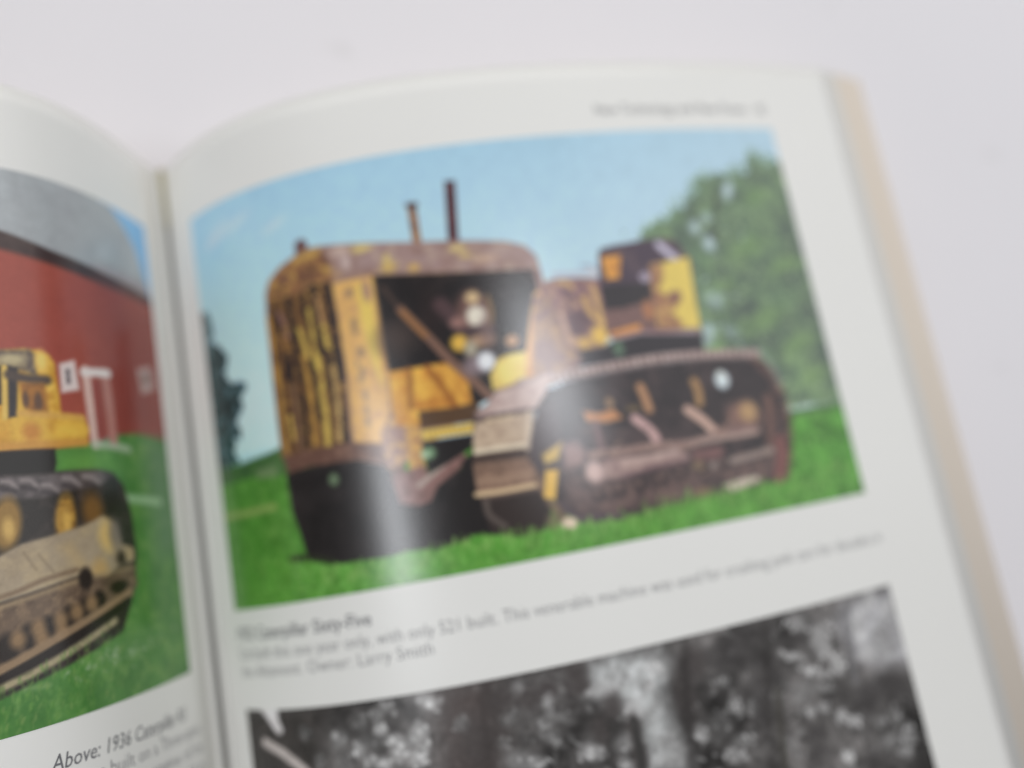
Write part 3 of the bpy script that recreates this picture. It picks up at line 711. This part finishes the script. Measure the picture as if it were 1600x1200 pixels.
    p.poly([(-1500, 560), (-300, 290), (0, 205), (100, 150), (250, 108), (400, 60), (480, 18), (545, 60), (570, 150), (625, 170), (628, 225), (545, 262), (505, 300), (380, 296), (200, 360), (0, 425), (-1500, 900)], (158, 142, 118), 5, 1, [((140, 124, 102), 30, .4, .75), ((172, 152, 116), 26, .5, .8)])
    p.stroke([(110, 190), (170, 270), (150, 250)], 8, (120, 104, 82), 3, .6); p.stroke([(180, 200), (250, 280)], 8, (120, 104, 82), 3, .6)
    p.poly([(270, 160), (330, 140), (420, 250), (390, 290), (330, 230)], (178, 152, 108), 12, .5)
    p.blob(505, 110, 44, 60, (200, 168, 104), .9); p.blob(540, 100, 34, 60, (110, 102, 100), 1, .8); p.blob(570, 215, 30, 30, (60, 50, 44), .9); p.blob(605, 195, 22, 24, (160, 140, 104), .8)
    p.blob(470, 280, 40, 50, (176, 146, 96), .9)
    p.stroke([(-600, 560), (0, 400), (200, 320), (360, 270)], 18, (120, 100, 78), 4, .9)
    p.poly([(-1500, 960), (0, 435), (200, 365), (385, 296), (505, 300), (628, 240), (645, 340), (570, 430), (300, 590), (0, 770), (-1500, 1500)], (104, 86, 70), 6, 1, [((84, 68, 56), 12, .5, .66), ((130, 108, 84), 10, .58, .72)])
    p.stroke([(-600, 640), (0, 450), (380, 320), (620, 260)], 16, (150, 130, 98), 5, .7)
    for x, y, a, b in ((35, 645, 42, 54), (145, 585, 40, 48), (240, 545, 40, 45), (330, 495, 38, 44), (405, 455, 34, 42), (466, 412, 30, 36), (402, 312, 30, 42), (-80, 700, 44, 56), (-190, 760, 46, 58), (-300, 810, 46, 58), (560, 350, 50, 26)):
        p.blob(x, y, a, b, (44, 37, 33), .6)
    for x, y in ((85, 600), (180, 545), (285, 505), (360, 470), (430, 430), (200, 600), (290, 570)):
        p.blob(x, y, 26, 30, (150, 120, 84), 1, .8)
    p.stroke([(-600, 1040), (0, 745), (300, 575), (610, 375)], 34, (142, 118, 90), 5, .9)
    p.stroke([(-600, 1090), (0, 790), (300, 618), (600, 415)], 30, (42, 37, 34), 4)
    p.stroke([(-600, 1130), (0, 832), (220, 720), (540, 510)], 26, (168, 156, 122), 5, .9, [((130, 128, 92), 8, .5, .66)])
    rr = random.Random(9)
    for i in range(90):
        x = rr.gauss(590, 120); y = 660+(x-590)*-.35+rr.gauss(0, 30)
        p.blob(x, y, rr.uniform(4, 15), rr.uniform(3, 8), (146, 166, 134), 1.0, rr.uniform(.2, .6), rr.uniform(-1, 1))
    p.stroke([(120, 830), (180, 820), (230, 812)], 16, (140, 160, 110), 6, .5)
    for i in range(900):
        x = rr.uniform(-300, 920); y = rr.uniform(560, 1090)
        if y < 840-(x*0.55): continue
        p.stroke([(x, y), (x+rr.uniform(-12, 12), y-rr.uniform(12, 34))], rr.uniform(5, 12), rr.choice([(56, 108, 42), (96, 142, 62), (80, 126, 54), (112, 140, 74)]), 2, .35, curve=False)
    p.grain(.05, 3); p.grain(.05, 16)
    return p

# ------------------------------------------------------------------ printed picture: black-and-white woodland
def picture_woodland():
    p = Plate(RIGHT, 0.0144, 0.18925, 0.1514, 0.254, 640, 390, (76, 74, 73))
    n = fbm(p.nv, p.nu, 70, RNG, 6)[..., None]; n2 = fbm(p.nv, p.nu, 16, RNG, 4)[..., None]
    p.img *= (0.30+1.4*n)*(0.55+0.9*n2)
    RL = random.Random(21)
    # foliage all over the wood, then the clumps and gaps one can tell apart
    p.frame(0, 0, 1)
    for i in range(2300):
        x = RL.uniform(380, 1560); y = RL.uniform(920, 1750)
        if x < 640 and y < 1200 and RL.random() < .7: continue
        g = RL.choice([60, 74, 92, 108, 126, 142]) if y > 1200 else RL.choice([46, 58, 74, 96, 118, 140])
        p.blob(x, y, RL.uniform(2.5, 9), RL.uniform(2, 5), (g+1, g, g-1), .8, RL.uniform(.3, .8), RL.uniform(-1.5, 1.5))
    p.frame(370, 1000, 4)
    p.poly([(40, 400), (560, 400), (520, 900), (40, 900)], (42, 39, 37), 40, .85, [((62, 57, 55), 14, .5, .7)])
    p.poly([(1250, 300), (1620, 230), (1700, 1000), (1300, 1000)], (74, 66, 64), 50, .8)
    def leaf(x, y, a, b, g, al=.9, ang=None):
        p.blob(x, y, a, b, (g+1, g, g-1), .9, al*.8, RL.uniform(-1, 1))
        for _ in range(9):                              # a sprig of small leaves
            q = g+RL.uniform(-36, 44)
            p.blob(x+RL.gauss(0, a*.6), y+RL.gauss(0, b*.6), RL.uniform(8, 22), RL.uniform(6, 15), (q+1, q, q-1), .8, al*.8, RL.uniform(-1.5, 1.5))
    p.stroke([(160, 420), (210, 480), (265, 560)], 60, (176, 172, 172), 6); p.poly([(130, 380), (250, 380), (262, 500), (290, 570), (240, 560)], (196, 192, 192), 6)
    p.stroke([(180, 640), (280, 700), (370, 770), (440, 830)], 62, (166, 158, 154), 6)
    for a in ((1195, 385, 66, 42, 172), (895, 560, 42, 36, 165), (640, 620, 42, 44, 130), (990, 625, 62, 36, 160), (1145, 570, 46, 50, 160), (1020, 700, 58, 44, 160), (1140, 740, 54, 46, 168), (765, 690, 44, 48, 150), (920, 770, 42, 36, 165), (880, 460, 44, 40, 125), (945, 410, 36, 34, 125), (1170, 670, 36, 40, 140), (1410, 520, 46, 44, 112), (840, 640, 80, 44, 92), (430, 580, 50, 50, 72), (520, 760, 40, 40, 84), (670, 770, 40, 44, 100), (770, 520, 44, 44, 90), (1100, 620, 40, 40, 130), (850, 760, 40, 34, 130)):
        leaf(*a)
    p.frame(700, 960, 4)
    p.poly([(880, 290), (1050, 240), (1300, 220), (1380, 330), (1340, 480), (1400, 700), (1500, 960), (1260, 980), (1180, 640), (1000, 520), (880, 480)], (172, 174, 173), 40, .95, [((128, 127, 126), 20, .42, .66), ((194, 196, 196), 14, .54, .74)])
    p.poly([(300, 430), (800, 290), (860, 480), (700, 620), (400, 640)], (100, 97, 96), 50, .7, [((66, 60, 60), 18, .48, .62), ((134, 132, 130), 12, .56, .7)])
    for a in ((1160, 600, 64, 54, 178), (900, 860, 74, 50, 172), (440, 920, 100, 60, 136), (620, 540, 32, 52, 142), (440, 460, 40, 40, 138), (610, 670, 44, 40, 118), (650, 780, 80, 30, 116), (370, 650, 50, 44, 104), (340, 810, 40, 40, 108), (960, 470, 90, 44, 160), (1300, 340, 60, 44, 164), (90, 690, 44, 36, 104), (700, 640, 80, 24, 112), (1260, 440, 30, 40, 150), (1580, 750, 44, 44, 120), (1120, 800, 80, 60, 138), (1400, 840, 110, 90, 128), (560, 930, 60, 40, 142), (1110, 940, 50, 30, 150)):
        leaf(*a, al=.75)
    for x, y, a, b in ((800, 350, 70, 60), (820, 440, 60, 50), (1025, 570, 60, 76), (1158, 700, 44, 76), (1200, 880, 50, 100), (320, 540, 90, 80), (500, 520, 70, 60), (1480, 500, 70, 160), (200, 800, 120, 160), (950, 720, 50, 80), (1540, 300, 80, 100)):
        p.blob(x, y, a, b, (70, 66, 65), .9, .8)
    p.frame(1050, 900, 3.902)
    p.poly([(1040, 180), (1330, 60), (1480, 540), (1250, 560), (1120, 500), (1000, 300)], (158, 157, 159), 36, .95, [((116, 114, 116), 18, .46, .66), ((190, 190, 192), 14, .54, .74)])
    for a in ((900, 370, 76, 84, 162), (760, 290, 70, 50, 150), (740, 490, 82, 26, 158), (1010, 540, 66, 60, 172), (860, 580, 112, 34, 156), (1130, 280, 60, 80, 158), (1190, 460, 52, 44, 178), (1145, 380, 40, 36, 172), (1290, 400, 100, 130, 130), (1200, 150, 80, 44, 164), (1300, 200, 44, 56, 156), (930, 460, 60, 40, 152), (385, 785, 42, 42, 140), (630, 725, 36, 36, 142), (310, 640, 36, 36, 118), (185, 965, 40, 40, 138), (490, 800, 40, 40, 118), (430, 1000, 60, 34, 124), (1030, 850, 46, 36, 164), (1110, 885, 46, 36, 162), (920, 800, 44, 30, 138), (850, 830, 36, 30, 142), (800, 710, 80, 60, 112), (700, 1010, 36, 60, 122), (380, 1090, 60, 50, 146), (1080, 1095, 44, 36, 158), (1430, 940, 56, 36, 140), (1440, 1000, 60, 30, 136), (1320, 1010, 60, 60, 118), (1430, 1070, 54, 34, 142), (1360, 860, 40, 40, 118), (300, 900, 80, 70, 92), (1270, 890, 40, 30, 112), (920, 680, 60, 24, 124)):
        leaf(*a, al=.8)
    for x, y, a, b in ((770, 390, 80, 44), (480, 340, 140, 60), (560, 600, 90, 130), (1330, 640, 140, 90), (880, 970, 90, 50), (560, 860, 70, 120), (900, 1090, 110, 60), (680, 900, 40, 110), (1200, 750, 90, 90), (340, 480, 120, 80), (1250, 1130, 110, 60)):
        p.blob(x, y, a, b, (56, 54, 54), 1.1, .7, 0, [((76, 74, 73), 10, .5, .7)])
    p.stroke([(1065, 180), (1085, 400), (1120, 640)], 40, (108, 107, 108), 8, .8); p.stroke([(1040, 200), (1060, 420), (1095, 640)], 12, (72, 70, 72), 6, .7)
    p.stroke([(640, 700), (660, 900), (690, 1180)], 46, (66, 64, 60), 8, .8)
    p.stroke([(70, 380), (90, 700), (120, 1180)], 40, (50, 48, 47), 10, .38); p.stroke([(560, 280), (580, 600), (610, 1180)], 60, (48, 46, 45), 14, .38); p.stroke([(1150, 560), (1180, 800), (1230, 1180)], 50, (62, 60, 60), 12, .38)
    p.frame(700, 960, 4); p.stroke([(1480, 300), (1490, 600), (1530, 960)], 70, (52, 50, 50), 14, .38); p.stroke([(230, 460), (240, 700), (270, 1000)], 60, (56, 52, 51), 14, .38); p.stroke([(1160, 660), (1190, 800), (1220, 980)], 50, (58, 57, 56), 8, .9)
    p.frame(1050, 900, 3.902)
    p.grain(.14, 4)
    p.img = np.clip((p.img-.30)*1.12+.32, .10, 1)
    return p

SOFT_INK = 0.06
INK_GAIN, INK_BLACK = 1.24, 0.014
o = picture_tractor().build('printed_photo', rp, gain=INK_GAIN, black=INK_BLACK)
o['label'] = 'colour photograph of a rusty yellow crawler tractor on grass'
o = picture_woodland().build('printed_photo', rp, gain=INK_GAIN, black=INK_BLACK)
o['label'] = 'black-and-white photograph of leafy woodland'
o = picture_barn().build('printed_photo', lp_, gain=INK_GAIN*1.05, black=INK_BLACK)
o['label'] = 'colour photograph of a yellow crawler tractor by a red barn'

# ------------------------------------------------------------------ lettering, set on the curved pages
def text_line(name, body, prof, parent, p0, p1, bold=0.0, shear=0.0, size=None, right=False, gap=1.0):
    """One printed line from photo point p0 to p1 (both on its baseline)."""
    u0, v0 = prof.from_pixel(*p0); u1, v1 = prof.from_pixel(*p1)
    cu = bpy.data.curves.new(name, 'FONT'); cu.body = body; cu.size = 1.0; cu.shear = shear
    cu.space_word = gap; cu.resolution_u = 2; cu.offset = bold
    ob = bpy.data.objects.new(name, cu); COL.objects.link(ob)
    bpy.context.view_layer.update()
    me_ = bpy.data.meshes.new_from_object(ob.evaluated_get(bpy.context.evaluated_depsgraph_get()))
    bpy.data.objects.remove(ob); bpy.data.curves.remove(cu)
    n = len(me_.vertices); co = np.empty(n*3, np.float32); me_.vertices.foreach_get('co', co); co = co.reshape(-1, 3)
    x0, x1 = co[:, 0].min(), co[:, 0].max()
    w = abs(u1-u0)
    sx = w/(x1-x0); sy = size if size else sx
    if size and gap < 0: sx = size
    t = (co[:, 0]-x0)*sx
    if prof is RIGHT: U = u0+t; V = v0+(v1-v0)*(t/w)-co[:, 1]*sy
    else: U = u0-t; V = v0+(v1-v0)*(t/w)-co[:, 1]*sy
    X, Y, Z = prof.point(np.clip(U, 0, prof.s[-1]), V, 0.00005)
    me_.vertices.foreach_set('co', np.stack([X, Y, Z], -1).astype(np.float32).ravel()); me_.update()
    me_.name = name
    return link(name, me_, M_INK, parent, smooth=False)

text_line('page_header', 'New Technology and New Power   45', RIGHT, rp, (931, 179), (1196, 178), size=0.0042, bold=-0.004)
text_line('caption_title', '1932 Caterpillar Sixty-Five', RIGHT, rp, (373, 1000), (581, 976), size=0.0044, bold=0.008)
text_line('caption_line', 'Cat built this one year only, with only 521 built. This venerable machine was used for crushing junk cars for decades in', RIGHT, rp, (376, 1030), (1378, 846), size=0.0042, bold=-0.012)
text_line('caption_line', 'the Altamont. Owner: Larry Smith', RIGHT, rp, (380, 1058), (678, 1022), size=0.0042, bold=-0.012)
text_line('caption_title', 'Above: 1936 Caterpillar R5', LEFT, lp_, (80, 1207), (291, 1124), size=0.0043, bold=0.004, shear=0.25)
text_line('caption_line', 'The R5 was built on a Three-speed', LEFT, lp_, (20, 1262), (316, 1143), size=0.0041, bold=-0.012)
text_line('caption_line', 'chassis with the engine of the', LEFT, lp_, (20, 1296), (321, 1172), size=0.0041, bold=-0.012)
text_line('caption_line', 'Thirty-Five and was sold to', LEFT, lp_, (20, 1330), (325, 1200), size=0.0041, bold=-0.012)
